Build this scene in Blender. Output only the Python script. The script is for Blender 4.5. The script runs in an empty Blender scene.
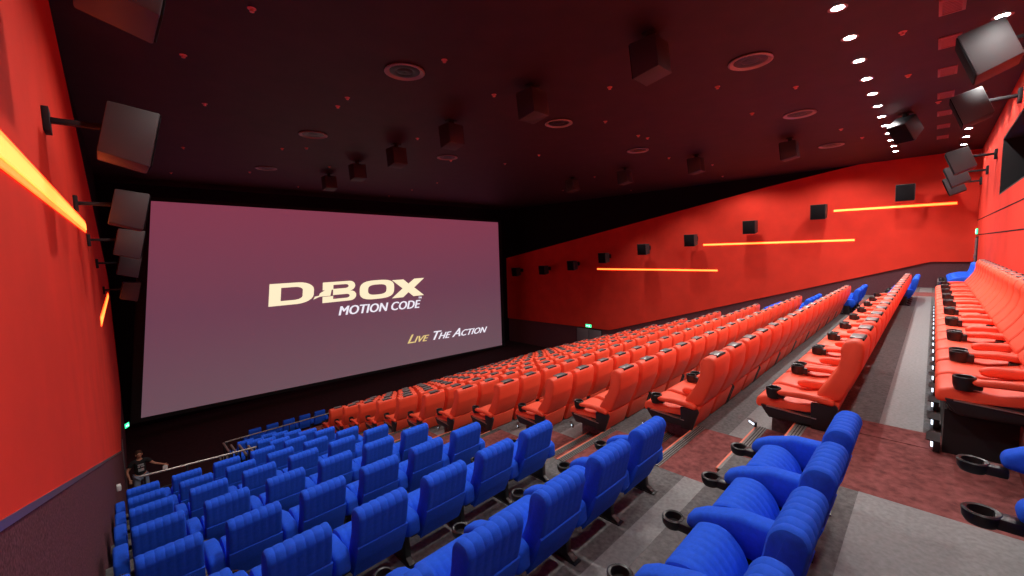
import bpy, bmesh, math, random
from mathutils import Vector, Matrix
random.seed(7)
SC = bpy.context.scene
COL = SC.collection

# ------------------------------------------------------------------ materials
def mat(name, col, rough=0.6, metal=0.0, emit=None, estr=0.0, noise=None, bump=None, spec=0.5, sheen=0.0):
    m = bpy.data.materials.new(name); m.use_nodes = True
    nt = m.node_tree; b = nt.nodes['Principled BSDF']
    b.inputs['Base Color'].default_value = (*col, 1)
    b.inputs['Roughness'].default_value = rough
    b.inputs['Metallic'].default_value = metal
    b.inputs['Specular IOR Level'].default_value = spec
    if sheen: b.inputs['Sheen Weight'].default_value = sheen
    if emit is not None:
        b.inputs['Emission Color'].default_value = (*emit, 1)
        b.inputs['Emission Strength'].default_value = estr
    tc = nt.nodes.new('ShaderNodeTexCoord')
    if noise:
        sc, amt = noise
        n = nt.nodes.new('ShaderNodeTexNoise'); n.inputs['Scale'].default_value = sc
        n.inputs['Detail'].default_value = 6
        nt.links.new(tc.outputs['Object'], n.inputs['Vector'])
        mr = nt.nodes.new('ShaderNodeMapRange')
        mr.inputs['From Min'].default_value = 0.3; mr.inputs['From Max'].default_value = 0.7
        mr.inputs['To Min'].default_value = 1 - amt; mr.inputs['To Max'].default_value = 1 + amt
        nt.links.new(n.outputs['Fac'], mr.inputs['Value'])
        mx = nt.nodes.new('ShaderNodeVectorMath'); mx.operation = 'SCALE'
        mx.inputs[0].default_value = col
        nt.links.new(mr.outputs['Result'], mx.inputs['Scale'])
        nt.links.new(mx.outputs['Vector'], b.inputs['Base Color'])
    if bump:
        sc, st = bump
        n2 = nt.nodes.new('ShaderNodeTexNoise'); n2.inputs['Scale'].default_value = sc
        nt.links.new(tc.outputs['Object'], n2.inputs['Vector'])
        bp = nt.nodes.new('ShaderNodeBump'); bp.inputs['Strength'].default_value = st
        bp.inputs['Distance'].default_value = 0.01
        nt.links.new(n2.outputs['Fac'], bp.inputs['Height'])
        nt.links.new(bp.outputs['Normal'], b.inputs['Normal'])
    return m

M = {}
M['red_leather'] = mat('red_leather', (0.86, 0.088, 0.036), 0.52, noise=(3, 0.06), bump=(90, 0.08))
M['blue_fabric'] = mat('blue_fabric', (0.016, 0.112, 0.82), 0.85, noise=(40, 0.08), bump=(300, 0.2), spec=0.2)
M['black_plastic'] = mat('black_plastic', (0.012, 0.012, 0.014), 0.38)
M['black_matte'] = mat('black_matte', (0.010, 0.009, 0.011), 0.8)
M['silver_plate'] = mat('silver_plate', (0.28, 0.27, 0.27), 0.35, 0.6)
M['metal'] = mat('brushed_metal', (0.55, 0.52, 0.48), 0.35, 1.0)
M['rail_metal'] = mat('rail_metal', (0.30, 0.27, 0.24), 0.4, 0.7)
M['red_wall'] = mat('red_wall_fabric', (0.76, 0.046, 0.026), 0.85, noise=(1.3, 0.07), bump=(120, 0.15), spec=0.15)
M['dado'] = mat('maroon_wall_carpet', (0.130, 0.050, 0.060), 0.95, noise=(60, 0.45), bump=(80, 0.3), spec=0.1)
M['black_wall'] = mat('black_wall_fabric', (0.010, 0.006, 0.008), 0.95, spec=0.1)
M['ceiling'] = mat('dark_ceiling', (0.030, 0.009, 0.013), 0.6, noise=(2.0, 0.2), bump=(60, 0.1), spec=0.35)
M['floor_dark'] = mat('charcoal_carpet_tile', (0.11, 0.105, 0.105), 0.85, noise=(25, 0.35), bump=(200, 0.2))
M['floor_light'] = mat('grey_floor_strip', (0.20, 0.195, 0.195), 0.6, noise=(30, 0.18), bump=(150, 0.1))
M['carpet'] = mat('maroon_carpet', (0.215, 0.070, 0.066), 0.95, noise=(14, 0.35), bump=(150, 0.4), spec=0.1)
M['front_floor'] = mat('dark_maroon_front_carpet', (0.040, 0.015, 0.018), 0.95, noise=(8, 0.2), spec=0.1)
M['nosing'] = mat('grooved_nosing', (0.16, 0.15, 0.14), 0.5, 0.3, noise=(50, 0.3))
M['orange_line'] = mat('orange_nosing_edge', (0.75, 0.16, 0.08), 0.5)  # orange light along the step noses, painted as a coloured strip
M['strip'] = mat('led_strip', (1, 0.5, 0.15), 0.5, emit=(1.0, 0.055, 0.006), estr=5.0)
M['strip_core'] = mat('led_strip_core', (1, 0.6, 0.2), 0.5, emit=(1.0, 0.20, 0.030), estr=3.2)
M['white_led'] = mat('white_led', (1, 1, 1), 0.5, emit=(0.90, 0.94, 1.0), estr=60)
M['step_led'] = mat('step_led', (1, 1, 1), 0.5, emit=(0.72, 0.86, 1.0), estr=2.0)
M['cab'] = mat('speaker_cabinet', (0.042, 0.039, 0.041), 0.55, bump=(120, 0.1))
M['grille'] = mat('speaker_grille', (0.007, 0.006, 0.007), 0.9, bump=(300, 0.3), spec=0.15)
M['vent_red'] = mat('vent_grille', (0.30, 0.10, 0.10), 0.5)
M['disc_rim'] = mat('diffuser_rim', (0.30, 0.24, 0.23), 0.4, 0.3)
M['sprinkler'] = mat('sprinkler_cap', (0.70, 0.25, 0.22), 0.4)
M['green'] = mat('exit_green', (0.02, 0.5, 0.2), 0.5, emit=(0.03, 0.75, 0.28), estr=2.2)
M['sign_white'] = mat('sign_white', (0.9, 0.9, 0.9), 0.5, emit=(0.8, 1, 0.9), estr=2.5)
M['door_grey'] = mat('grey_door_paint', (0.17, 0.14, 0.15), 0.5, noise=(2, 0.1))
M['glass_dark'] = mat('dark_glass', (0.02, 0.02, 0.025), 0.08)
M['text_cream'] = mat('text_cream', (.2, .18, .12), 0.8, emit=(1.0, 0.86, 0.58), estr=1.0)
M['text_white'] = mat('text_white', (.2, .2, .2), 0.8, emit=(0.93, 0.90, 1.0), estr=0.95)
M['text_gold'] = mat('text_gold', (.2, .16, .06), 0.8, emit=(0.95, 0.72, 0.28), estr=0.8)
M['skin'] = mat('skin', (0.55, 0.25, 0.16), 0.6)
M['tshirt'] = mat('black_tshirt', (0.012, 0.012, 0.014), 0.9)
M['print'] = mat('tshirt_print', (0.35, 0.35, 0.36), 0.8)
M['denim'] = mat('pale_denim', (0.22, 0.26, 0.34), 0.9)
M['hair'] = mat('brown_hair', (0.06, 0.02, 0.01), 0.8)
M['white_box'] = mat('white_plastic', (0.75, 0.74, 0.72), 0.5)

def screen_material():
    m = bpy.data.materials.new('projected_picture'); m.use_nodes = True
    nt = m.node_tree; b = nt.nodes['Principled BSDF']
    b.inputs['Base Color'].default_value = (0.16, 0.15, 0.16, 1)
    b.inputs['Roughness'].default_value = 0.9
    tc = nt.nodes.new('ShaderNodeTexCoord'); sp = nt.nodes.new('ShaderNodeSeparateXYZ')
    nt.links.new(tc.outputs['Object'], sp.inputs[0])
    r = nt.nodes.new('ShaderNodeMapRange')
    r.inputs['From Min'].default_value = -8; r.inputs['From Max'].default_value = 2.6
    nt.links.new(sp.outputs['Z'], r.inputs['Value'])
    cr = nt.nodes.new('ShaderNodeValToRGB')
    e = cr.color_ramp.elements
    e[0].position = 0.0; e[0].color = (0.125, 0.070, 0.090, 1)
    e[1].position = 1.0; e[1].color = (0.20, 0.040, 0.072, 1)
    k = e.new(0.5); k.color = (0.135, 0.048, 0.080, 1)
    nt.links.new(r.outputs['Result'], cr.inputs['Fac'])
    nt.links.new(cr.outputs['Color'], b.inputs['Emission Color'])
    b.inputs['Emission Strength'].default_value = 1.0
    return m
M['screen'] = screen_material()

# ------------------------------------------------------------------ mesh helpers
class MB:
    """collects shapes into one mesh"""
    def __init__(s): s.bm = bmesh.new(); s.mats = []
    def mi(s, m):
        if m not in s.mats: s.mats.append(m)
        return s.mats.index(m)
    def _merge(s, other, m):
        i = s.mi(m)
        for f in other.faces: f.material_index = i
        me = bpy.data.meshes.new('t'); other.to_mesh(me); other.free()
        s.bm.from_mesh(me); bpy.data.meshes.remove(me)
    def box(s, x0, x1, y0, y1, z0, z1, m, bev=0.0, seg=2, mx=None):
        b = bmesh.new(); bmesh.ops.create_cube(b, size=1)
        bmesh.ops.scale(b, vec=(x1-x0, y1-y0, z1-z0), verts=b.verts)
        bmesh.ops.translate(b, vec=((x0+x1)/2, (y0+y1)/2, (z0+z1)/2), verts=b.verts)
        if bev: bmesh.ops.bevel(b, geom=list(b.edges), offset=bev, segments=seg, affect='EDGES', profile=0.5)
        if mx is not None: bmesh.ops.transform(b, matrix=mx, verts=b.verts)
        s._merge(b, m); return s
    def prism(s, pts, x0, x1, m, bev=0.0, seg=2, axis='X', mx=None):
        """polygon in YZ (axis X), XZ (axis Y) or XY (axis Z) pushed along the axis"""
        b = bmesh.new()
        def P(a, c, t):
            return {'X': (t, a, c), 'Y': (a, t, c), 'Z': (a, c, t)}[axis]
        v0 = [b.verts.new(P(a, c, x0)) for a, c in pts]
        v1 = [b.verts.new(P(a, c, x1)) for a, c in pts]
        b.faces.new(v0); b.faces.new(v1[::-1])
        n = len(pts)
        for i in range(n): b.faces.new((v0[i], v1[i], v1[(i+1) % n], v0[(i+1) % n]))
        bmesh.ops.recalc_face_normals(b, faces=b.faces)
        if bev: bmesh.ops.bevel(b, geom=list(b.edges), offset=bev, segments=seg, affect='EDGES', profile=0.5)
        if mx is not None: bmesh.ops.transform(b, matrix=mx, verts=b.verts)
        s._merge(b, m); return s
    def tube(s, pts, r, m, n=8):
        b = bmesh.new(); rings = []
        P = [Vector(p) for p in pts]
        for i, p in enumerate(P):
            d = (P[min(i+1, len(P)-1)] - P[max(i-1, 0)]).normalized()
            u = d.cross(Vector((0, 0, 1)))
            if u.length < 1e-3: u = d.cross(Vector((1, 0, 0)))
            u.normalize(); w = d.cross(u)
            rings.append([b.verts.new(p + r*(math.cos(2*math.pi*k/n)*u + math.sin(2*math.pi*k/n)*w)) for k in range(n)])
        for a, c in zip(rings, rings[1:]):
            for k in range(n): b.faces.new((a[k], a[(k+1) % n], c[(k+1) % n], c[k]))
        b.faces.new(rings[0][::-1]); b.faces.new(rings[-1])
        bmesh.ops.recalc_face_normals(b, faces=b.faces)
        s._merge(b, m); return s
    def lathe(s, prof, m, n=24, c=(0, 0, 0)):
        """(radius, z) outline turned about Z"""
        b = bmesh.new(); rings = []
        for r, z in prof:
            if r < 1e-6: rings.append([b.verts.new((c[0], c[1], c[2]+z))]*n)
            else: rings.append([b.verts.new((c[0]+r*math.cos(2*math.pi*k/n), c[1]+r*math.sin(2*math.pi*k/n), c[2]+z)) for k in range(n)])
        for a, d in zip(rings, rings[1:]):
            for k in range(n):
                vs = []
                for v in (a[k], a[(k+1) % n], d[(k+1) % n], d[k]):
                    if v not in vs: vs.append(v)
                if len(vs) > 2:
                    try: b.faces.new(vs)
                    except ValueError: pass
        bmesh.ops.recalc_face_normals(b, faces=b.faces)
        s._merge(b, m); return s
    def ribbed(s, prof, x0, x1, m, ribs=7, amp=0.012, per=6, fade=None, seam=()):
        """rounded closed YZ outline swept along X, its skin swelling into upholstery channels"""
        # round the outline
        P = [Vector((0, a, c)) for a, c in prof]; n = len(P); R = []
        for i in range(n):
            p, a, c = P[i], P[i-1], P[(i+1) % n]
            la, lc = (a-p).length, (c-p).length
            r = min(0.045, la*0.42, lc*0.42)
            A = p + (a-p).normalized()*r; C = p + (c-p).normalized()*r
            for t in (0, .34, .67, 1): R.append(A*(1-t)**2 + p*2*t*(1-t) + C*t*t)
        cen = sum(R, Vector())/len(R); k = len(R)
        N = []
        for i in range(k):
            d = (R[(i+1) % k] - R[i-1]).normalized(); nn = Vector((0, d.z, -d.y))
            if nn.dot(R[i]-cen) < 0: nn = -nn
            N.append(nn)
        b = bmesh.new(); cols = []
        nx = ribs*per
        for j in range(nx+1):
            u = j/nx; x = x0 + (x1-x0)*u
            ph = (j % per)/per
            h = amp*(abs(math.sin(math.pi*u*ribs))**0.6)
            e = min(u, 1-u)*(x1-x0); ins = 0.0
            if e < 0.03: ins = 0.03*(1-math.sqrt(max(0, 1-(1-e/0.03)**2)))
            ring = []
            for i in range(k):
                f = 1.0 if fade is None else fade(R[i].y, R[i].z)
                ring.append(b.verts.new((x, R[i].y + N[i].y*(h*f-ins), R[i].z + N[i].z*(h*f-ins))))
            cols.append(ring)
        for a, d in zip(cols, cols[1:]):
            for i in range(k): b.faces.new((a[i], a[(i+1) % k], d[(i+1) % k], d[i]))
        b.faces.new(cols[0]); b.faces.new(cols[-1][::-1])
        bmesh.ops.recalc_face_normals(b, faces=b.faces)
        s._merge(b, m); return s
    def poly(s, pts, m):
        i = s.mi(m); f = s.bm.faces.new([s.bm.verts.new(p) for p in pts]); f.material_index = i; return s
    def mesh(s, name, sharp=35):
        me = bpy.data.meshes.new(name); s.bm.to_mesh(me); s.bm.free()
        for m in s.mats: me.materials.append(m)
        for p in me.polygons: p.use_smooth = True
        me.set_sharp_from_angle(angle=math.radians(sharp))
        return me
    def build(s, name, parent=None, loc=None, sharp=35):
        o = bpy.data.objects.new(name, s.mesh(name, sharp)); COL.objects.link(o)
        if parent: o.parent = parent
        if loc: o.location = loc
        return o

def tag(o, label, cat, group=None, kind=None):
    o['label'] = label; o['category'] = cat
    if group: o['group'] = group
    if kind: o['kind'] = kind
    return o
def struct(o): o['kind'] = 'structure'; return o
def empty(name, loc=(0, 0, 0), rz=0.0):
    o = bpy.data.objects.new(name, None); COL.objects.link(o); o.location = loc; o.rotation_euler.z = rz
    o.empty_display_size = 0.1
    return o
KIDS = {}
def copy_tree(o, parent=None):
    c = o.copy(); COL.objects.link(c); c.parent = parent
    for ch in KIDS.get(o.name) or [x for x in COL.objects if x.parent == o]:
        KIDS.setdefault(o.name, []) 
        if ch not in KIDS[o.name]: KIDS[o.name].append(ch)
    for ch in KIDS.get(o.name, []): copy_tree(ch, c)
    return c

ORD = ['first', 'second', 'third', 'fourth', 'fifth', 'sixth', 'seventh', 'eighth', 'ninth', 'tenth', 'eleventh',
       'twelfth', 'thirteenth', 'fourteenth', 'fifteenth', 'sixteenth', 'seventeenth', 'eighteenth', 'nineteenth', 'twentieth']

# ------------------------------------------------------------------ layout numbers (metres, camera at the origin)
FL = [-1.66, -2.10, -2.53, -2.97, -3.38, -3.79, -4.22, -4.66, -5.07, -5.48, -5.89, -6.32, -6.75]      # tier floors, rear row first
YT = [-0.91, 0.63, 2.12, 3.52, 4.89, 6.33, 7.74, 9.13, 10.5, 11.75, 13.05, 14.35, 15.65]             # head line of each red row
EDGE = [0.0] + [y + 0.70 for y in YT[1:]]                                                            # front edge of each tier
EDGE[-1] = 17.0
CEIL = 3.66; FRONT = -8.1; XR = 26.0; YF = 27.0; YB = -1.2
AX0, AX1 = 4.40, 5.80          # near aisle
BX0, BX1 = 21.9, 23.6          # far aisle
def xl(y): return -0.48 + 0.024*y

# ------------------------------------------------------------------ floor tiers
def aisle_nose(k): return [None, 1.05][k] if k < 2 else YT[k] + 0.12
fb = MB()
for k, z in enumerate(FL):
    y0 = YB if k == 0 else EDGE[k-1]; y1 = EDGE[k]
    left = -1.2 if k <= 8 else 2.34
    for (xa, xb) in ((left, AX0), (AX1, BX0), (BX1, XR)):
        ra = (-0.62 if xa == left else -0.14)
        ya, yb = (y0, ra) if k == 0 else ((ra, y1) if k == 1 else (y0, y1))
        fb.box(xa, xb, ya, yb, z-0.9, z, M['black_matte' if k == 0 and xa == AX1 else 'floor_dark'])
        if k and k < 9:
            fb.box(xa, xb, ya if xa == left else y0, y0+(0.36 if k == 1 else 0.50), z-0.01, z+0.003, M['floor_light'])
struct(fb.build('floor'))
fb = MB(); fb.box(-1.2, XR, 11.45, YF, FRONT-0.3, FRONT, M['front_floor'])
struct(fb.build('floor_front'))
# vomitory side wall under the raised tiers
cb = MB()
for (xa, xb) in ((AX0, AX1), (BX0, BX1)):
    xw = xb
    for k, z in enumerate(FL):
        y0 = YB if k == 0 else aisle_nose(k-1)+0.44 if k > 1 else -0.62
        y1 = -0.62 if k == 0 else aisle_nose(k)
        if k == len(FL)-1: y1 = 17.0
        cb.box(xa, xb, y0, y1, z-0.9, z, M['carpet'])
        if 0 < k < len(FL)-1:
            zm = (z + FL[k+1])/2
            cb.box(xa, xb, y1, y1+0.44, zm-0.7, zm, M['carpet'])
    for k in range(1, len(FL)-1):
        pass
cb.box(AX1-0.01, 6.25, -0.14, 0.9, FL[1]-0.05, FL[1]+0.006, M['carpet'])
struct(cb.build('floor_aisle_carpet'))
nb = MB(); ob = MB()
for (xa, xb) in ((AX0, AX1), (BX0, BX1)):
    for k in range(1, len(FL)-1):
        z = FL[k]; zm = (z+FL[k+1])/2; yn = aisle_nose(k)
        for (yy, zz) in ((yn, z), (yn+0.44, zm)):
            nb.box(xa, xb, yy-0.11, yy, zz-0.03, zz+0.008, M['nosing'])
            for g in range(3): nb.box(xa, xb, yy-0.095+g*0.028, yy-0.087+g*0.028, zz+0.006, zz+0.012, M['black_matte'])
            ob.box(xa, xb, yy-0.001, yy+0.018, zz-0.03, zz+0.009, M['orange_line'])
struct(nb.build('trim_1')); struct(ob.build('trim_2'))

# ------------------------------------------------------------------ walls and ceiling
def wall_pt(side, y, z, off=0.0):
    return (xl(y)+off, y, z) if side == 'left' else (XR-off, y, z)
def wall_panel(mb, side, pts, m, t0, t1):
    """slab on a side wall: (y, z) outline, from t0 to t1 off the wall"""
    b = bmesh.new()
    a = [b.verts.new(wall_pt(side, y, z, t0)) for y, z in pts]; c = [b.verts.new(wall_pt(side, y, z, t1)) for y, z in pts]
    b.faces.new(a); b.faces.new(c[::-1]); n = len(pts)
    for i in range(n): b.faces.new((a[i], c[i], c[(i+1) % n], a[(i+1) % n]))
    bmesh.ops.recalc_face_normals(b, faces=b.faces); mb._merge(b, m)

w = MB(); wall_panel(w, 'right', [(YB, -9), (YF, -9), (YF, CEIL), (YB, CEIL)], M['black_wall'], -0.3, 0.0)
wall_panel(w, 'right', [(YB, -4), (YB, -0.95), (0.1, -0.95), (1.64, -1.43), (16.35, -5.91), (YF-.1, -6.03), (YF-.1, -8.1), (16.9, -8.1)], M['dado'], 0.0, 0.02)
struct(w.build('wall_right'))
w = MB(); wall_panel(w, 'right', [(YB, -0.95), (0.1, -0.95), (1.64, -1.43), (16.35, -5.91), (YF-.05, -6.03), (YF-.05, -0.62),
                                  (6.48, 3.09), (2.7, CEIL), (YB, CEIL)], M['red_wall'], 0.02, 0.09)
struct(w.build('wall_right_panel'))
w = MB(); wall_panel(w, 'left', [(YB-1, -9), (YF, -9), (YF, CEIL), (YB-1, CEIL)], M['black_wall'], -0.3, 0.0)
wall_panel(w, 'left', [(YB, -4), (YB, 0.2), (17.3, -5.80), (YF-1, -5.9), (YF-1, -8.1), (11, -8.1)], M['dado'], 0.0, 0.055)
struct(w.build('wall_left'))
w = MB(); wall_panel(w, 'left', [(YB, 0.2), (17.3, -5.80), (25.6, -5.9), (25.6, -0.75), (8.3, CEIL), (YB, CEIL)], M['red_wall'], 0.0, 0.06)
struct(w.build('wall_left_panel'))
w = MB(); wall_panel(w, 'left', [(YB, 0.17), (17.3, -5.83), (17.3, -5.79), (YB, 0.21)], M['metal'], 0.06, 0.066)
struct(w.build('trim_3'))
w = MB(); w.box(-1.5, XR+.3, YF, YF+.3, -9, CEIL, M['black_wall']); struct(w.build('wall_front'))
w = MB(); w.box(-1.5, XR+.3, YB-1, YF+.3, CEIL, CEIL+.3, M['ceiling']); struct(w.build('ceiling'))
# rear wall with the projection window opening
WX0, WX1, WZ0, WZ1 = 13.2, 18.0, 1.2, 2.75
w = MB()
for (xa, xb, za, zb) in ((-1.5, WX0, -.85, CEIL), (WX1, XR, -.85, CEIL), (WX0, WX1, -.85, WZ0), (WX0, WX1, WZ1, CEIL)):
    w.box(xa, xb, YB-1.0, YB, za, zb, M['red_wall'])
for zz in (0.15, 0.75): w.box(6, XR, YB-0.001, YB+0.004, zz, zz+0.03, M['black_wall'])
w.box(-1.5, XR, YB-1.0, YB-0.02, -3, -.85, M['dado'])
struct(w.build('wall_rear'))
w = MB(); w.box(WX0, WX1, YB-0.8, YB-0.76, WZ0, WZ1, M['glass_dark'])
wo = struct(w.build('window_1'))
w = MB(); w.box(WX0, WX1, YB-0.75, YB-.005, WZ0, WZ0+.04, M['black_matte']); w.box(WX0, WX1, YB-0.75, YB-.005, WZ1-.04, WZ1, M['black_matte'])
w.box(WX1-.06, WX1, YB-0.75, YB-.005, WZ0, WZ1, M['black_matte']); w.box(WX0, WX0+.06, YB-0.75, YB-.005, WZ0, WZ1, M['black_matte'])
w.box(15.5, 15.62, YB-0.74, YB-.5, WZ0, WZ1, M['cab'])
w.build('window_frame', wo)
# double door in the right wall
w = MB(); w.box(XR-.06, XR+.0, 17.0, 19.3, -8.1, -5.98, M['black_matte']); d = struct(w.build('door_1'))
for ya, yb in ((17.06, 18.13), (18.17, 19.24)):
    q = MB(); q.box(XR-.12, XR-.06, ya, yb, -8.1, -6.04, M['door_grey'], 0.01); q.build('door_leaf', d)
    q = MB(); q.box(XR-.19, XR-.15, ya+.1, yb-.1, -7.15, -7.08, M['metal'], 0.01)
    q.box(XR-.16, XR-.11, ya+.12, ya+.17, -7.14, -7.09, M['metal']); q.box(XR-.16, XR-.11, yb-.17, yb-.12, -7.14, -7.09, M['metal']); q.build('push_bar', d)
# rear exit door at the far end
w = MB(); w.box(24.6, 25.6, YB, YB+.03, FL[0], 0.1, M['black_matte'], .005); d = struct(w.build('door_2'))
q = MB(); q.box(24.66, 25.54, YB+.03, YB+.05, FL[0], 0.04, M['door_grey'], .01); q.build('door_leaf', d)
q = MB(); q.box(24.72, 24.76, YB+.05, YB+.10, -.75, -.6, M['metal']); q.build('door_handle', d)

# ------------------------------------------------------------------ screen and writing
K = 25.4/26.6
YS = 25.4
sc = MB()
quad = [(1.98*K, 2.86*K), (.8*K, -7.56*K), (24.76*K, -8.27*K), (24.7*K, 2.5*K)]
sc.prism(quad, YS, YS+0.04, M['screen'], axis='Y')
screen = sc.build('cinema_screen')
tag(screen, 'huge cinema screen with a dusky pink picture filling the end wall', 'screen')
fr = MB()
q2 = [(1.6*K, 3.05*K), (.4*K, -7.75*K), (25.1*K, -8.44*K), (25.05*K, 2.7*K)]
for i in range(4):
    a, b_ = quad[i], quad[(i+1) % 4]; c, d_ = q2[i], q2[(i+1) % 4]
    fr.prism([a, b_, d_, c], YS-0.03, YS+0.06, M['black_matte'], axis='Y')
fr.build('screen_border', screen)

def letters_dbox():
    mb = MB(); m = M['text_cream']
    def pl(polys, ox, oz, sx, sz, sh):
        for pts in polys:
            P = [(ox + sx*(u + sh*v), oz + sz*v + 0.0) for u, v in pts]
            mb.prism(P, YS-0.02, YS-0.005, m, axis='Y')
    sh = 0.09
    def bl(x): return -2.80 - (x-6.63)*0.036    # baseline drops slightly to the right
    def arc(cx, cz, rx, rz, a0, a1, n=10):
        return [(cx+rx*math.cos(math.radians(a0+(a1-a0)*i/n)), cz+rz*math.sin(math.radians(a0+(a1-a0)*i/n))) for i in range(n+1)]
    def strip(outer, inner):
        return [[outer[i], outer[i+1], inner[i+1], inner[i]] for i in range(len(outer)-1)]
    # D : unit box 0..1 wide, 0..1 high
    outer = [(0, 0), (0.55, 0)] + arc(0.62, 0.38, 0.38, 0.38, -90, 0, 6) + arc(0.62, 0.62, 0.38, 0.38, 0, 90, 6) + [(0.55, 1), (0, 1)]
    inner = [(0.25, 0.2), (0.5, 0.2)] + arc(0.55, 0.36, 0.19, 0.16, -90, 0, 6) + arc(0.55, 0.64, 0.19, 0.16, 0, 90, 6) + [(0.5, 0.8), (0.25, 0.8)]
    D = strip(outer, inner) + [[(0, 0), (0.25, 0.2), (0.25, 0.8), (0, 1)]]
    pl(D, 6.63*K, bl(6.63)*K, 2.45*K, 1.28*K, 0.06)
    # dash: arrow sliding into the B
    pl([[(0, 0.05), (.1, .32), (.35, .38), (.42, .62), (.75, .9), (1.15, .9), (1.05, .28), (.4, .28)]], 9.10*K, (-2.66)*K, 0.98*K, 0.60*K, 0)
    def bow(z0, z1, xr, xs):
        o = [(xs, z0)] + arc(xr-0.18, (z0+z1)/2, 0.18, (z1-z0)/2, -90, 90, 8) + [(xs, z1)]
        i_ = [(xs, z0+.15)] + arc(xr-0.3, (z0+z1)/2, 0.1, (z1-z0)/2-.15, -90, 90, 8) + [(xs, z1-.15)]
        return strip(o, i_)
    B = bow(0, 0.50, 1.0, .3) + bow(0.50, 1.0, 0.96, .3) + [[(0, 0), (0.3, 0), (0.3, .3), (0, .3)], [(0, .62), (.3, .62), (.3, 1), (0, 1)], [(.3, 0), (.301, 0), (.301, 1), (.3, 1)]]
    pl(B, 9.62*K, bl(9.62)*K, 2.15*K, 1.27*K, 0.05)
    ou = arc(0.5, 0.5, 0.5, 0.5, 0, 360, 32); inn = arc(0.5, 0.5, 0.27, 0.27, 0, 360, 32)
    def sq(p, e):  # square the circle
        out = []
        for x, z in p:
            dx, dz = x-.5, z-.5; r = math.hypot(dx, dz); a = math.atan2(dz, dx)
            f = 1/((abs(math.cos(a))**e + abs(math.sin(a))**e)**(1/e))
            out.append((.5+r*f*math.cos(a), .5+r*f*math.sin(a)))
        return out
    pl(strip(sq(ou, 3.2), sq(inn, 3.2)), 12.0*K, bl(12.0)*K, 2.5*K, 1.27*K, 0.04)
    pl([[(0, 0), (0.34, 0), (.5, .26), (.66, 0), (1, 0), (.68, .5), (1, 1), (.68, 1), (.5, .74), (.34, 1), (0, 1), (.32, .5)]], 14.35*K, bl(14.35)*K, 2.6*K, 1.27*K, 0.03)
    return mb.build('title_lettering', screen)
letters_dbox()
def writing(name, body, m, x, z, size, sx=1.0, shear=0.2, off=0.0, rot=0.0, caps=1.0, bold=0.0):
    cu = bpy.data.curves.new(name, 'FONT'); cu.body = body; cu.size = size; cu.shear = shear; cu.offset = off
    cu.extrude = 0.004; cu.small_caps_scale = caps; cu.resolution_u = 3
    to = bpy.data.objects.new(name, cu); COL.objects.link(to)
    if caps != 1.0:
        for i, ch in enumerate(body):
            if ch.islower(): cu.body_format[i].use_small_caps = True
    bpy.context.view_layer.update()
    me = bpy.data.meshes.new_from_object(to.evaluated_get(bpy.context.evaluated_depsgraph_get()))
    bpy.data.objects.remove(to)
    me.name = name
    if bold:
        b2 = bmesh.new(); b2.from_mesh(me)
        g = bmesh.ops.duplicate(b2, geom=list(b2.verts)+list(b2.edges)+list(b2.faces))
        bmesh.ops.translate(b2, vec=(bold, 0, 0.0015), verts=[v for v in g['geom'] if isinstance(v, bmesh.types.BMVert)])
        b2.to_mesh(me); b2.free()
    me.materials.clear(); me.materials.append(m)
    me.transform(Matrix.Translation((x, YS-0.02, z)) @ Matrix.Rotation(rot, 4, 'Y') @ Matrix.Rotation(math.pi/2, 4, 'X') @ Matrix.Diagonal((sx, 1, 1, 1)))
    o = bpy.data.objects.new(name, me); COL.objects.link(o); o.parent = screen
    return o, max(v.co.x for v in me.vertices)
writing('subtitle_lettering', 'MOTION CODE', M['text_white'], 10.50*K, -3.80*K, 0.80, sx=1.0, shear=0.25, off=0.0, rot=0.030, bold=0.045)
writing('trademark_lettering', 'TM', M['text_white'], 16.45*K, -3.30*K, 0.19, shear=0.1, off=0.0, bold=.012, rot=0.03)
writing('slogan_lettering', 'Live', M['text_gold'], 15.30*K, -6.48*K, 0.86, sx=1.28, shear=0.45, off=0.0, bold=.03, rot=0.045, caps=0.72)
writing('slogan_lettering', 'The Action', M['text_white'], 17.30*K, -6.57*K, 0.90, sx=1.22, shear=0.45, off=0.0, bold=.03, rot=0.045, caps=0.74)

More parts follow.
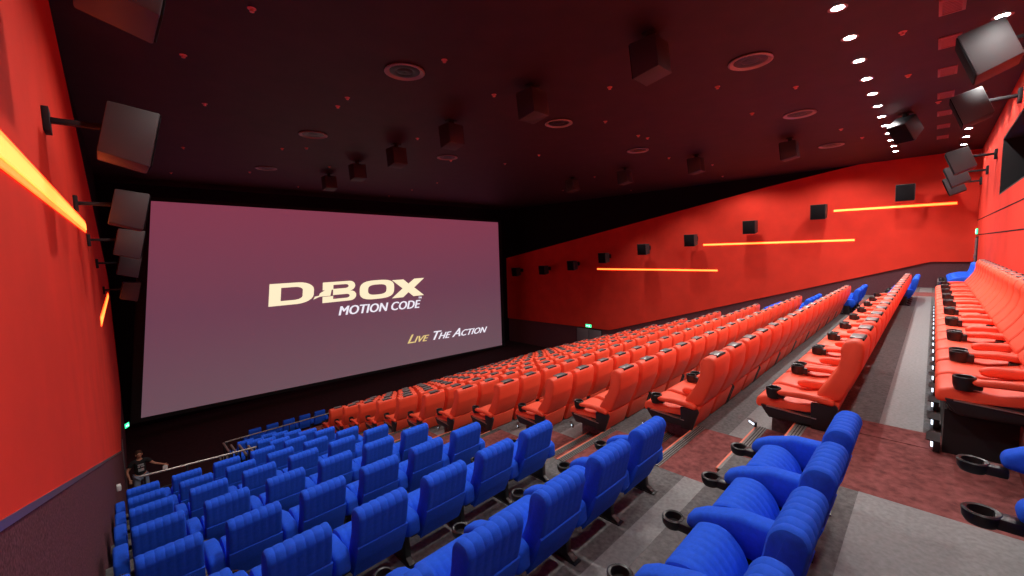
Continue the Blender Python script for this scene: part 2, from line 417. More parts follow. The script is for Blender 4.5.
# ------------------------------------------------------------------ red recliner seat (faces +Y)
def red_mesh_parts(side):
    """side -1: outer arm (with cup holder) on the low-x side and the shared pill arm; +1: outer arm on the high-x side"""
    P = {}
    hw = 0.315; L = M['red_leather']; Bk = M['black_plastic']
    P['base'] = MB().prism([(0.05, 0), (0.56, 0), (0.62, 0.04), (0.665, 0.13), (0.3, 0.17), (0.04, 0.2)], -hw+.03, hw-.03, Bk, .015).mesh('base')
    P['seat_cushion'] = MB().prism([(0.71, .11), (0.73, .16), (0.71, .235), (0.62, .27), (0.32, .245), (0.06, .30), (0.04, .17), (.3, .15)], -hw+.01, hw-.01, L, .03, 3).mesh('seat_cushion')
    P['backrest'] = MB().prism([(-0.11, .36), (-0.20, .56), (-0.265, .74), (-0.285, .95), (-0.27, 1.03), (-0.20, 1.06), (-0.115, 1.03),
                                (-0.075, .95), (-.085, .84), (-.055, .70), (0.03, .54), (0.12, .41), (.10, .34), (0.0, .33)], -hw+.012, hw-.012, L, .034, 3).mesh('backrest')
    P['kick_panel'] = MB().prism([(0.0, .015), (-0.10, .335), (-0.01, .355), (0.10, .3), (0.05, .015)], -hw+.02, hw-.02, L, .012).mesh('kick_panel')
    P['number_plate'] = MB().box(-.13, .13, -.245, -.135, 1.045, 1.062, M['silver_plate'], .004).box(-.15, .15, -.262, -.247, 1.03, 1.058, M['black_matte'], .003).mesh('number_plate')
    def arm(sx):
        x0, x1 = (-hw-.045, -hw+.04) if sx < 0 else (hw-.04, hw+.045)
        return MB().prism([(-.05, .30), (-.06, .35), (.0, .385), (.25, .395), (.47, .375), (.50, .34), (.46, .315), (.2, .325)], x0, x1, L, .022, 3).mesh('armrest')
    def bracket(sx):
        x0, x1 = (-hw-.03, -hw+.02) if sx < 0 else (hw-.02, hw+.03)
        b = MB().prism([(-.0, 0), (.15, 0), (.16, .30), (-.07, .31), (-.09, .27)], x0, x1, Bk, .01)
        b.prism([(.12, .03), (.57, 0.02), (.64, .12), (.66, .16), (.14, .11)], x0+.005, x1-.005, Bk, .008)
        b.prism([(.10, .118), (.60, .148), (.60, .158), (.10, .13)], x0-.002, x1+.002, M['metal'])
        return b.mesh('side_bracket')
    def cup(sx):
        c = (-hw+.035 if sx < 0 else hw-.035)
        b = MB()
        n = 20; z0, z1 = .255, .385; yc = .54
        # rounded open cup
        b.lathe([(.001, 0), (.062, 0), (.076, .05), (.080, .125), (.074, .132), (.062, .128), (.058, .03), (.001, .03)], Bk, 20, (c, yc, z0))
        b.box(c-.04, c+.04, .42, .50, .27, .36, Bk, .012)
        return b.mesh('cup_holder')
    P['arms'] = [(side, arm(side), bracket(side), cup(side))]
    P['pill'] = None
    if side < 0:
        P['pill'] = MB().prism([(-.02, .27), (-.02, .35), (.05, .385), (.34, .375), (.41, .345), (.42, .30), (.38, .265)], hw-.015, hw+.067, L, .034, 4).mesh('armrest')
    return P
def make_red(side):
    P = red_mesh_parts(side)
    t = empty('recliner_seat')
    def part(n, me, par=t):
        o = bpy.data.objects.new(n, me); COL.objects.link(o); o.parent = par; return o
    for n in ('base', 'seat_cushion', 'backrest', 'kick_panel'): part(n, P[n])
    np_ = part('number_plate', P['number_plate'])
    for s, a, b, c in P['arms']:
        ao = part('armrest', a); part('cup_holder', c, ao); part('side_bracket', b)
    if P['pill']: part('armrest', P['pill'])
    return t
RED = {-1: make_red(-1), 1: make_red(1)}
used = set()
NR = 18; PR = 0.715; X0 = 5.56
rowname = ['rear row'] + [ORD[i] + ' row' for i in range(1, 13)]
def rowtxt(k): return 'in the ' + ('rearmost' if k == 0 else ORD[k]) + (' row' if k == 0 else ' row from the back')
for k in range(13):
    pr = PR
    for i in range(NR):
        side = -1 if i % 2 == 0 else 1
        if side in used: t = copy_tree(RED[side])
        else: t = RED[side]; used.add(side)
        pair = i//2
        x = X0 + 0.06 + pair*2*pr + (0.315 if side < 0 else 0.315+0.70)
        t.location = (x, YT[k]+0.12, FL[k]+0.002)
        nm = 'red recliner seat beside the near carpeted aisle' if i == 0 else ('red recliner seat touching the far blue seats' if i == NR-1 else 'red recliner seat, %s from the near aisle' % ORD[i])
        tag(t, '%s, %s' % (nm, rowtxt(k)), 'seat', 'red recliner seats in the middle block')

# ------------------------------------------------------------------ blue tip-up seat (faces +Y), origin at the head line on the floor
def blue_parts():
    F = M['blue_fabric']; Bk = M['black_plastic']; hw = .235; P = {}
    fade = lambda y, z: 1.0 if z > .80 else (0.35 if y < .12 else 1.0)
    P['backrest'] = MB().ribbed([(.17, .24), (.09, .40), (.02, .60), (-.025, .82), (.0, .875), (.08, .885), (.13, .83), (.16, .64), (.25, .42), (.28, .32), (.24, .22)],
                                -hw, hw, F, 7, .0055, 6, fade).mesh('backrest')
    P['back_panel'] = MB().prism([(.17, .225), (.155, .245), (.078, .40), (.022, .555), (.04, .565), (.10, .46), (.19, .27)], -hw+.003, hw-.003, F, .005).mesh('back_panel')
    P['seat_cushion'] = MB().ribbed([(.30, .18), (.29, .25), (.35, .40), (.43, .475), (.52, .485), (.60, .45), (.61, .38), (.54, .22), (.44, .14)],
                                    -hw+.004, hw-.004, F, 7, .005, 6, lambda y, z: 1.0 if y < .50 else .15).mesh('seat_cushion')
    def arm(sx):
        c = sx*(0.3325)
        b = MB().prism([(.08, .36), (.09, .515), (.16, .545), (.40, .54), (.60, .475), (.69, .42), (.70, .35), (.60, .33), (.4, .31), (.2, .30)], c-.066, c+.066, F, .03, 3)
        return b.mesh('armrest')
    def cup(sx):
        c = sx*.3325
        b = MB().lathe([(.001, 0), (.056, 0), (.068, .02), (.072, .062), (.064, .068), (.052, .064), (.046, .02), (.001, .02)], Bk, 20, (c, .80, .27))
        b.box(c-.045, c+.045, .66, .76, .275, .335, Bk, .012)
        return b.mesh('cup_holder')
    def foot(sx):
        c = sx*.3325
        b = MB().prism([(.16, .0), (.50, .0), (.50, .02), (.40, .06), (.40, .34), (.25, .34), (.23, .06), (.16, .02)], c-.03, c+.03, Bk, .006)
        b.box(c-.04, c+.04, .14, .52, 0, .012, Bk)
        return b.mesh('pedestal')
    P['arm'] = {s: (arm(s), cup(s), foot(s)) for s in (-1, 1)}
    P['hinge_bar'] = MB().box(-.30, .30, .22, .27, .24, .29, Bk, .008).mesh('hinge_bar')
    return P
BP = blue_parts()
def make_blue(sides):
    t = empty('tip_up_seat')
    def part(n, me, par=t):
        o = bpy.data.objects.new(n, me); COL.objects.link(o); o.parent = par; return o
    for n in ('backrest', 'back_panel', 'seat_cushion', 'hinge_bar'): part(n, BP[n])
    for s in sides:
        a, c, f = BP['arm'][s]
        ao = part('armrest', a); part('cup_holder', c, ao); part('pedestal', f)
    return t
BLUE = {'one': make_blue((1,)), 'two': make_blue((-1, 1))}
bused = set()
def place_blue(x, y, z, kind, label, group):
    if kind in bused: t = copy_tree(BLUE[kind])
    else: t = BLUE[kind]; bused.add(kind)
    t.location = (x, y, z); tag(t, label, 'seat', group)
    return t
PB = 0.665; CX = [0.232] + [0.22 + PB*i for i in range(1, 6)]
def yblue(k): return [-1.02, .33, 1.77, 3.2, 4.57, 5.97, 7.41, 8.80, 10.17, 11.45, 12.75, 14.05, 15.35][k]
coln = ['beside the left wall', 'second from the left wall', 'third from the left wall', 'fourth from the left wall', 'second from the near aisle', 'beside the near aisle']
for k in range(13):
    for c in range(6):
        if k >= 9 and c < 4: continue
        if k == 0 and c < 4: continue
        if k == 1 and c < 1: continue
        first = (c == 0) or (k >= 9 and c == 4) or (k == 0 and c == 4) or (k == 1 and c == 1)
        place_blue(CX[c] - (.24 if k == 0 else 0), yblue(k), FL[k]+0.002, 'two' if first else 'one',
                   'blue tip-up seat %s, %s' % (coln[c], rowtxt(k)), 'blue seats of the left block')
XRB = X0 + 0.06 + 9*2*PR + 0.36
fcol = ['touching the red seats', 'second from the reds', 'third from the reds', 'at the far aisle']
for k in range(13):
    for c in range(4):
        place_blue(XRB + c*PB, yblue(k), FL[k]+0.002, 'two' if c == 0 else 'one',
                   'far blue seat %s, %s' % (fcol[c], rowtxt(k)), 'blue seats past the red block')
frn = ['leftmost', 'second from the left', 'middle', 'second from the right', 'rightmost']
for c in range(5):
    place_blue(4.1+PB*c, 19.9, FRONT+0.002, 'two' if c == 0 else 'one',
               'dark blue seat on the low front floor, %s of five' % frn[c], 'blue seats on the front floor')

# ------------------------------------------------------------------ step lights under the rear row and at the row ends
sl_me = MB().box(-.10, .10, -.012, .012, -.022, .022, M['step_led'], .005).mesh('light_face')
sh_me = MB().box(-.13, .13, -.05, -.0, -.06, .045, M['black_plastic'], .006).prism([(-.05, .035), (.05, .05), (.05, .058), (-.05, .05)], -.13, .13, M['black_plastic']).mesh('light_housing')
def step_light(x, y, z, label, group, rz=0.0):
    t = empty('step_light', (x, y, z), rz)
    for n, me in (('light_face', sl_me), ('light_housing', sh_me)):
        o = bpy.data.objects.new(n, me); COL.objects.link(o); o.parent = t
        if n == 'light_face': o.location.y = .005
    tag(t, label, 'light', group); return t
for i in range(NR):
    step_light(X0+.3+i*.71, -0.075, FL[1]+0.065, 'white step light below the rearmost row, %s from near aisle' % ORD[i], 'step lights under the rear row')
for k in range(1, 12):
    t = step_light(X0+.22, YT[k]+0.12+.80, FL[k+1]+0.26, 'small bluish step light at the aisle end, %s' % rowtxt(k), 'aisle step lights', math.pi/4)
    t.scale = (.55, .55, .55)
# ------------------------------------------------------------------ loudspeakers
def make_speaker(w, d, h):
    """front towards +Y, bracket at -Y; tilt is given to the cabinet about X"""
    cab = MB().prism([(-d/2, -h/2+.03), (d/2, -h/2), (d/2, h/2), (-d/2, h/2-.05)], -w/2, w/2, M['cab'], .018, 2).mesh('cabinet')
    gr = MB().box(-w/2+.02, w/2-.02, d/2-.004, d/2+.018, -h/2+.02, h/2-.02, M['grille'], .006).mesh('grille')
    return cab, gr
SP = make_speaker(.62, .50, .72); SPC = make_speaker(.50, .48, .62)
br_me = MB().box(-.05, .05, -.70, -.20, .06, .12, M['black_matte'], .008).box(-.14, .14, -.74, -.68, -.06, .22, M['black_matte'], .006).mesh('bracket')
brc_me = MB().box(-.05, .05, -.05, .05, .25, .42, M['black_matte'], .008).box(-.14, .14, -.10, .10, .405, .42, M['black_matte'], .004).mesh('bracket')
def speaker(loc, rz, tilt, label, group, meshes=SP, br=br_me, scale=1.0):
    t = empty('wall_speaker' if br is br_me else 'ceiling_speaker', loc, rz)
    for n, me in (('cabinet', meshes[0]), ('grille', meshes[1])):
        o = bpy.data.objects.new(n, me); COL.objects.link(o); o.parent = t; o.rotation_euler.x = -tilt
    o = bpy.data.objects.new('bracket', br); COL.objects.link(o); o.parent = t
    t.scale = (scale,)*3
    tag(t, label, 'speaker', group); return t
rs = [(25.0, -1.75), (21.9, -1.55), (19.05, -1.17), (16.3, -.62), (13.3, -.09), (10.25, .38), (7.07, .97), (4.06, 1.53), (1.0, 2.1)]
for i, (y, z) in enumerate(rs):
    speaker((XR-.09-.74, y, z), math.pi/2, .12, 'black loudspeaker on the far red side wall, %s from the screen' % ORD[i], 'loudspeakers on the far side wall')
ls = [(3.75, 1.86), (6.0, 1.29), (8.9, .80), (11.5, .36), (14.3, -.10), (17.2, -.9)]
for i, (y, z) in enumerate(ls):
    speaker((xl(y)+.06+.74*.8, y, z), -math.pi/2, .22, 'boxy loudspeaker on a bracket of the near left wall, %s from the camera' % ORD[i], 'loudspeakers on the left wall', scale=.8)
bs = [(10.2, 2.94), (14.6, 3.02), (19.4, 2.45), (22.2, 2.3), (25.0, 2.2)]
for i, (x, z) in enumerate(bs):
    speaker((x, YB+.74, z), 0, .35, 'grey loudspeaker tilted down from the rear wall, %s from the camera' % ORD[i], 'loudspeakers on the rear wall')
for i, y in enumerate((3.6, 6.45, 9.6, 12.8, 16.0, 19.1)):
    speaker((7.05+.1*i, y, 3.24), 0, .12, 'ceiling loudspeaker in the left hanging line, %s from the rear' % ORD[i], 'loudspeakers hanging under the ceiling', SPC, brc_me)
for i, y in enumerate((3.7, 6.9, 10.1, 13.1)):
    speaker((17.4, y, 3.24), 0, .12, 'ceiling loudspeaker in the right hanging line, %s from the rear' % ORD[i], 'loudspeakers hanging under the ceiling', SPC, brc_me)
t = speaker((16.8, .75, 3.22), math.radians(60), .75, 'grey ceiling loudspeaker tipped steeply beside the downlight row', None, SPC, brc_me)

# ------------------------------------------------------------------ ceiling fittings
def disc():
    rim = MB().lathe([(.30, 0), (.39, -.005), (.40, -.03), (.37, -.045), (.33, -.03), (.30, -.01)], M['disc_rim'], 32).mesh('rim')
    core = MB().lathe([(.001, -.012), (.10, -.035), (.16, -.012), (.22, -.03), (.30, -.012), (.30, 0)], M['black_plastic'], 32).mesh('cone')
    return rim, core
DR, DC = disc()
dn = [(4.66, 7.64), (4.87, 13.3), (5.15, 19.4), (9.55, 2.75), (9.75, 7.8), (9.8, 13.3), (14.4, 2.85), (14.7, 8.0), (19.9, 2.9)]
dl = ['large round black air diffuser with a pale rim, nearest the camera', 'round air diffuser with pale rim above the middle of the left seats', 'round air diffuser nearest the screen in the left ceiling column',
      'round red-tinged air diffuser right of the nearest hanging loudspeaker', 'round dark air diffuser in the middle ceiling column, second from the rear', 'round dark air diffuser in the middle ceiling column, nearest the screen',
      'round red-tinged air diffuser left of the white downlight row', 'small round air diffuser between the right hanging loudspeakers', 'thin round air diffuser closest to the far red wall']
for (x, y), l in zip(dn, dl):
    t = empty('air_diffuser', (x, y, CEIL)); 
    for n, me in (('rim', DR), ('cone', DC)):
        o = bpy.data.objects.new(n, me); COL.objects.link(o); o.parent = t
    tag(t, l, 'vent', 'round air diffusers in the ceiling')
SPR = [(1.89, 7.23), (4.97, 6.72), (6.87, 7.41), (4.4, 9.76), (4.46, 10.46), (5.27, 15.08), (4.68, 15.65), (7.5, 11.73), (8.57, 5.36), (12.84, 6.97),
       (13.37, 6.92), (10.69, 6.84), (13.28, 3.75), (10.46, 3.69), (12.34, 10.86), (11.91, 2.45), (17.42, 2.3), (17.0, 7.85), (20.03, 7.22), (23.77, 8.05),
       (18.21, 12.3), (24.35, 13.72), (20.64, 16.26), (12.38, 12.8), (12.82, 18.38), (10.26, 13.7), (13.04, 21.2), (13.19, 24.15), (7.69, 23.58), (10.36, .56),
       (13.08, .58), (16.2, .1), (1.36, 9.63), (2.06, 12.27), (2.23, 17.42), (2.42, 22.66), (4.85, 20.7), (7.0, 17.6), (19.4, 1.96)]
spm = MB().lathe([(.001, -.05), (.03, -.05), (.035, -.035), (.02, -.03), (.02, -.012), (.055, -.010), (.06, 0), (.001, 0)], M['sprinkler'], 12).mesh('sprinkler')
for i, (x, y) in enumerate(SPR):
    o = bpy.data.objects.new('sprinkler', spm); COL.objects.link(o); o.location = (x, y, CEIL)
    tag(o, 'small reddish sprinkler head dotted on the dark ceiling', 'sprinkler', 'sprinkler heads across the ceiling')
vf = MB()
for q in ((-.31, .31, -.15, -.11), (-.31, .31, .11, .15), (-.31, -.26, -.11, .11), (.26, .31, -.11, .11)): vf.box(*q, -.02, 0, M['vent_red'], .004)
vf = vf.mesh('frame')
vg = MB()
for j in range(8): vg.box(-.245+j*.063, -.205+j*.063, -.11, .11, -.016, -.004, M['vent_red'])
vg.box(-.26, .26, -.11, .11, -.004, 0, M['vent_red']); vg = vg.mesh('slats')
for i, x in enumerate((9.8, 11.5, 13.45, 15.55, 17.7, 19.7, 21.75)):
    t = empty('square_vent', (x, -.03, CEIL))
    for n, me in (('frame', vf), ('slats', vg)):
        o = bpy.data.objects.new(n, me); COL.objects.link(o); o.parent = t
    tag(t, 'square red-lit ceiling vent over the rear row, %s from the camera' % ORD[i], 'vent', 'square vents over the rear row')
dlr = MB().lathe([(.085, -.002), (.12, -.004), (.13, -.014), (.11, -.02), (.085, -.012)], M['disc_rim'], 20).mesh('trim_ring')
dlf = MB().lathe([(.001, -.010), (.085, -.010), (.085, -.002)], M['white_led'], 20).mesh('lens')
def spot(x, y, z, power, ang, blend=.5, col=(1, .97, .93), rad=.05, aim=None, name='lamp'):
    l = bpy.data.lights.new(name, 'SPOT'); l.energy = power; l.spot_size = math.radians(ang); l.spot_blend = blend
    l.color = col; l.shadow_soft_size = rad
    o = bpy.data.objects.new(name, l); COL.objects.link(o); o.location = (x, y, z)
    if aim:
        dirv = Vector(aim) - Vector((x, y, z)); o.rotation_euler = dirv.to_track_quat('-Z', 'Y').to_euler()
    return o
def downlight(x, y, label, group, power):
    t = empty('downlight', (x, y, CEIL))
    for n, me in (('trim_ring', dlr), ('lens', dlf)):
        o = bpy.data.objects.new(n, me); COL.objects.link(o); o.parent = t
    tag(t, label, 'light', group)
    spot(x, y, CEIL-.03, power, 130, .6, (1, .96, .92))
for i in range(12):
    x = 8.52 + 1.36*i
    downlight(x, 1.23+.005*i, 'bright white ceiling downlight in the long row, %s from the camera' % ORD[i], 'downlights in the long row', 230)
for i, x in enumerate((9.2, 10.9, 12.6, 14.3, 16.0, 17.6, 19.2, 20.8, 22.4, 24.1)):
    downlight(x, -.62, 'white ceiling downlight beside the rear wall, %s from the camera' % ORD[i], 'downlights beside the rear wall', 150)

# ------------------------------------------------------------------ light strips on the side walls
def strip(side, y0, z0, y1, z1, h, label, group):
    off = .09 if side == 'right' else .06
    t = empty('light_strip', wall_pt(side, (y0+y1)/2, (z0+z1)/2, off))
    def piece(name, dh, o0, o1, m):
        mb = MB(); wall_panel(mb, side, [(y0, z0-dh), (y1, z1-dh), (y1, z1+dh), (y0, z0+dh)], m, o0, o1)
        o = mb.build(name, t); o.data.transform(Matrix.Translation(-t.location)); return o
    piece('channel', h*.62, off-.001, off+.012, M['strip']); piece('tube', h*.34, off+.010, off+.022, M['strip_core'])
    tag(t, label, 'light', group)
strip('right', 8.96, -1.46, 17.34, -1.47, .085, 'glowing orange light strip low on the far red wall, nearest the screen', 'light strips on the far wall')
strip('right', 2.72, .10, 9.79, .07, .085, 'glowing orange light strip on the far red wall, middle one', 'light strips on the far wall')
strip('right', -.59, 1.53, 3.57, 1.56, .085, 'glowing orange light strip high on the far red wall by the rear corner', 'light strips on the far wall')
strip('left', 1.0, .60, 11.2, .66, .17, 'long glowing orange light strip on the left wall beside the camera', 'light strips on the left wall')
strip('left', 13.3, -1.36, 22.0, -1.28, .17, 'short glowing orange light strip on the left wall near the screen', 'light strips on the left wall')

# ------------------------------------------------------------------ exit signs, wall box, railings
def exit_sign(name, loc, rz, label):
    t = empty(name, loc, rz)
    MB().box(-.25, .25, -.04, .0, -.11, .11, M['green'], .01).build('sign_box', t)
    g = MB().lathe([(.001, 0), (.018, 0), (.018, .006), (.001, .006)], M['sign_white'], 12)
    g.bm.transform(Matrix.Translation((-.08, 0, .065)) @ Matrix.Rotation(-math.pi/2, 4, 'X'))
    g.prism([(-.10, .04), (-.06, .045), (-.07, -.01), (-.03, -.07), (-.055, -.075), (-.09, -.02), (-.13, -.06), (-.145, -.045), (-.11, -.0)], .0, .006, M['sign_white'], axis='Y')
    g.prism([(.02, .015), (.12, .015), (.12, .045), (.18, 0), (.12, -.045), (.12, -.015), (.02, -.015)], .0, .006, M['sign_white'], axis='Y')
    g.build('pictogram', t)
    tag(t, label, 'sign', None); return t
exit_sign('exit_sign', (XR-.13, 18.15, -5.78), math.pi/2, 'glowing green exit sign above the grey double door')
t = exit_sign('exit_sign', (xl(20)+.22, 19.6, -5.72), -math.pi/2-.5, 'glowing green exit sign on the left wall near the screen'); t.scale = (.45, .45, .7)
exit_sign('exit_sign', (25.1, YB+.06, .30), 0, 'small green exit sign on the rear wall in the far corner')
t = empty('wall_box', (xl(12)+.055, 12, -4.80))
MB().box(0, .07, -.06, .06, -.06, .06, M['white_box'], .01).build('housing', t); MB().box(.07, .078, -.03, .03, -.03, .03, M['metal'], .004).build('cover', t)
tag(t, 'small white box low on the left wall beside the blue seats', 'socket')
w = MB(); wall_panel(w, 'left', [(18.6, -8.1), (19.4, -8.1), (19.4, -6.1), (18.6, -6.1)], M['door_grey'], .02, .07); d = struct(w.build('door_3'))
w = MB(); wall_panel(w, 'left', [(18.68, -7.1), (18.78, -7.1), (18.78, -6.95), (18.68, -6.95)], M['metal'], .07, .12); w.build('door_handle', d)

def railing(name, top, posts, r, label, group=None, mid=True):
    t = empty(name, posts[0][0])
    def mv(o): o.data.transform(Matrix.Translation(-t.location)); return o
    mv(MB().tube(top, r, M['rail_metal'], 10).build('top_rail', t))
    if mid:
        mv(MB().tube([(p[0], p[1], p[2]-.35) for p in top], r*.6, M['black_matte'], 8).build('mid_rail', t))
    for a, b in posts: mv(MB().tube([a, b], r*.8, M['black_matte'], 8).build('post', t))
    tag(t, label, 'railing', group)
railing('guard_rail', [(.22, 11.38, -4.46), (2.34, 11.38, -4.58)], [((x, 11.38, FL[8]), (x, 11.38, -4.47-.06*(x-.22)/1.1)) for x in (.3, 1.0, 1.65, 2.3)], .022,
        'grey guard rail crossing in front of the left blue seats')
railing('guard_rail', [(2.56, 16.9, -6.3), (18.6, 16.9, -6.42)], [((2.6+i*2.0, 16.9, FL[12]), (2.6+i*2.0, 16.9, -6.32-.0075*i*2)) for i in range(9)], .022,
        'thin guard rail running in front of the lowest seat row', mid=False)
for i, (y0, y1, z) in enumerate(((11.7, 12.6, -4.98), (12.9, 13.75, -5.33), (14.2, 14.95, -5.72), (15.35, 16.2, -6.06))):
    fz = FL[9+i]
    railing('side_rail', [(2.41, y0, z), (2.41, y1, z)], [((2.41, y0+.05, fz), (2.41, y0+.05, z)), ((2.41, y1-.05, fz), (2.41, y1-.05, z))], .03,
            'short stepped side rail at the stair opening, %s from the rear' % ORD[i], 'side rails at the stair opening', mid=False)

# ------------------------------------------------------------------ person by the left wall
def skin_mesh(name, verts, edges, radii, root=0, sub=2, m=None):
    me = bpy.data.meshes.new(name); me.from_pydata(verts, edges, [])
    o = bpy.data.objects.new(name, me); COL.objects.link(o)
    md = o.modifiers.new('s', 'SKIN'); md.use_smooth_shade = True
    for v, r in zip(me.skin_vertices[0].data, radii):
        v.radius = (r, r) if not isinstance(r, tuple) else r; v.use_root = False
    me.skin_vertices[0].data[root].use_root = True
    sb = o.modifiers.new('u', 'SUBSURF'); sb.levels = sub; sb.render_levels = sub
    bpy.context.view_layer.update()
    out = bpy.data.meshes.new_from_object(o.evaluated_get(bpy.context.evaluated_depsgraph_get()))
    bpy.data.objects.remove(o); out.name = name
    for p in out.polygons: p.use_smooth = True
    out.materials.clear(); out.materials.append(m)
    return out
def person(loc, rz):
    t = empty('person', loc, rz)        # faces -Y in local space
    V = []; E = []; R = []
    def add(p, r, prev=None):
        V.append(p); R.append(r); i = len(V)-1
        if prev is not None: E.append((prev, i))
        return i
    pel = add((0, 0, .95), (.15, .11)); waist = add((0, 0, 1.10), (.13, .095), pel); chest = add((0, -.01, 1.30), (.16, .11), waist)
    up = add((0, 0, 1.42), (.12, .08), chest); nk = add((0, -.01, 1.50), .055, up); hd0 = add((0, -.03, 1.58), (.065, .08), nk)
    hd1 = add((0, -.03, 1.66), (.078, .095), hd0); add((0, -.02, 1.73), (.06, .075), hd1)
    hands = []
    for s, el, wr, hn in ((-1, (-.33, .02, 1.16), (-.30, -.06, .93), (-.29, -.10, .86)), (1, (.36, -.05, 1.20), (.56, -.16, 1.12), (.62, -.19, 1.08))):
        sh = add((s*.18, 0, 1.40), .062, up); e = add(el, .043, sh); w_ = add(wr, .028, e); h = add(hn, (.040, .022), w_)
        dv = (Vector(hn)-Vector(wr)).normalized(); side = dv.cross(Vector((0, -1, 0))).normalized()
        for q, ln in zip((-1.5, -.5, .5, 1.5), (.055, .07, .065, .05)):
            a = Vector(hn) + dv*.03 + side*q*.019; b = add(tuple(a), .010, h); c = add(tuple(a+dv*ln*.5), .009, b); add(tuple(a+dv*ln*.8+Vector((0, -.02, -.01))), .008, c)
        a = Vector(hn) - side*.04 - dv*.01; b = add(tuple(a), .011, h); add(tuple(a - side*.02 + dv*.035), .009, b)
        hands.append(Vector(hn)+dv*.06)
    for s in (-1, 1):
        hp = add((s*.10, 0, .90), .10, pel); kn = add((s*.13, -.02, .50), .065, hp); an = add((s*.14, .02, .09), .042, kn); add((s*.15, -.14, .035), .038, an)
    body = skin_mesh('body', V, E, R, 0, 2, M['skin'])
    # nose, eyes and ears are pushed out of / set on the head of the same mesh
    o = bpy.data.objects.new('body', body); COL.objects.link(o); o.parent = t
    f = MB().box(-.012, .012, -.150, -.115, 1.60, 1.645, M['skin'], .008)
    for s in (-1, 1):
        f.box(s*.032-.012, s*.032+.012, -.132, -.118, 1.652, 1.664, M['hair'], .003); f.box(s*.082-.01, s*.082+.01, -.05, -.01, 1.61, 1.67, M['skin'], .006)
    f.box(-.025, .025, -.128, -.115, 1.572, 1.580, M['hair'], .002)
    f.build('face', t)
    tv = [(0, 0, .88), (0, 0, 1.10), (0, -.01, 1.30), (0, 0, 1.43), (-.19, 0, 1.40), (-.28, .01, 1.27), (.19, 0, 1.40), (.30, -.02, 1.28)]
    ts = skin_mesh('tshirt', tv, [(0, 1), (1, 2), (2, 3), (3, 4), (4, 5), (3, 6), (6, 7)], [(.17, .13), (.155, .12), (.18, .13), (.13, .09), .08, .07, .08, .07], 0, 2, M['tshirt'])
    o = bpy.data.objects.new('tshirt', ts); COL.objects.link(o); o.parent = t
    pr = MB()
    for a, b, c, d_ in ((-.08, .08, 1.30, 1.345), (-.09, -.02, 1.24, 1.28), (.0, .09, 1.235, 1.28), (-.08, .075, 1.10, 1.19)): pr.box(a, b, -.155, -.130, c, d_, M['print'], .004)
    pr.build('shirt_print', o)
    jv = [(0, 0, .96), (-.10, 0, .88), (-.13, -.02, .50), (-.14, .02, .10), (.10, 0, .88), (.13, -.02, .50), (.14, .02, .10)]
    jm = skin_mesh('jeans', jv, [(0, 1), (1, 2), (2, 3), (0, 4), (4, 5), (5, 6)], [(.16, .12), .115, .085, .07, .115, .085, .07], 0, 2, M['denim'])
    o = bpy.data.objects.new('jeans', jm); COL.objects.link(o); o.parent = t
    for s in (-1, 1): MB().prism([(-.24, 0), (.09, 0), (.09, .08), (-.06, .09), (-.22, .045)], s*.15-.05, s*.15+.05, M['black_plastic'], .02).build('shoe', t)
    hr = MB().lathe([(.001, .125), (.05, .115), (.082, .08), (.094, .03), (.088, -.01), (.08, .0), (.001, .06)], M['hair'], 20, (0, .0, 1.665)); hr.build('hair', t)
    tag(t, 'person in black printed T-shirt and pale jeans standing by the left wall', 'person')
    return t, hands
pt, hands = person((.40, 18.45, FRONT), math.radians(8))
bag = MB(); bag.prism([(-.07, -.16), (.06, -.18), (.08, -.02), (.02, .02), (-.06, 0)], -.05, .05, M['white_box'], .015, axis='Y')
bo = bag.build('white_cloth'); bo.location = (.40+.62, 18.45-.16, FRONT+1.06); tag(bo, 'small white cloth held out in the hand of the standing person', 'cloth')

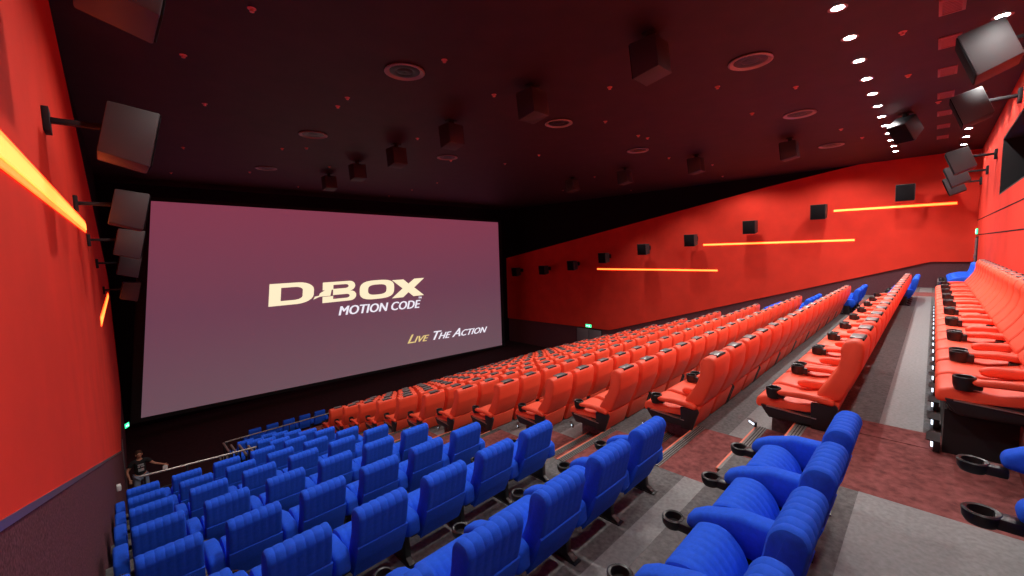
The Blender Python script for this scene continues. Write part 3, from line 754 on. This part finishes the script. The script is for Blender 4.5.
# ------------------------------------------------------------------ house lighting from above: added spots with no fittings in the ceiling
for x in (2.6, 9.8, 13.6, 20.6, 23.8):
    for y in (3.3, 7.2, 10.6, 13.6):
        spot(x, y, CEIL-.02, {3.3: 470, 7.2: 520, 10.6: 560, 13.6: 620}[y], {3.3: 155, 7.2: 150, 10.6: 110, 13.6: 80}[y], .5 if y < 8 else .9, (1, .95, .90), .12)
for x in (1.5, 4.5, 8.5):
    spot(x, -.5, CEIL-.02, 200, 150, .5, (1, .96, .93), .10)  # added fill spots over the rear row, no fittings drawn

# ------------------------------------------------------------------ world, camera, view
wd = bpy.data.worlds.new('World'); SC.world = wd; wd.use_nodes = True
wd.node_tree.nodes['Background'].inputs[0].default_value = (.02, .01, .012, 1)
vx = Vector((935-512, 240-288)); vy = Vector((100-512, 262-288))
f = math.sqrt(-(vx.x*vy.x + vx.y*vy.y))
X = Vector((vx.x, vx.y, f)).normalized(); Y = Vector((vy.x, vy.y, f)).normalized()      # world axes seen in camera axes (x right, y down, z forward)
Z = X.cross(Y); Z = Z if Z.y < 0 else -Z
right = Vector((X.x, Y.x, Z.x)); down = Vector((X.y, Y.y, Z.y)); fwd = Vector((X.z, Y.z, Z.z))
fwd.normalize(); right = (right - fwd*right.dot(fwd)).normalized(); upv = right.cross(fwd).normalized()
cam = bpy.data.cameras.new('Camera'); co = bpy.data.objects.new('Camera', cam); COL.objects.link(co)
mw = Matrix.Identity(4)
for i in range(3): mw[i][0] = right[i]; mw[i][1] = upv[i]; mw[i][2] = -fwd[i]
co.matrix_world = mw
cam.sensor_width = 36; cam.lens = f/1024*36; cam.clip_start = .05; cam.clip_end = 200
SC.camera = co
SC.view_settings.view_transform = 'Standard'; SC.view_settings.look = 'None'
SC.view_settings.exposure = 0.0; SC.view_settings.gamma = 1.0; SC.view_settings.use_curve_mapping = False
SC.cycles.max_bounces = 6; SC.cycles.diffuse_bounces = 4; SC.cycles.glossy_bounces = 3
SC.cycles.use_denoising = True
SC.cycles.sample_clamp_indirect = 4.0
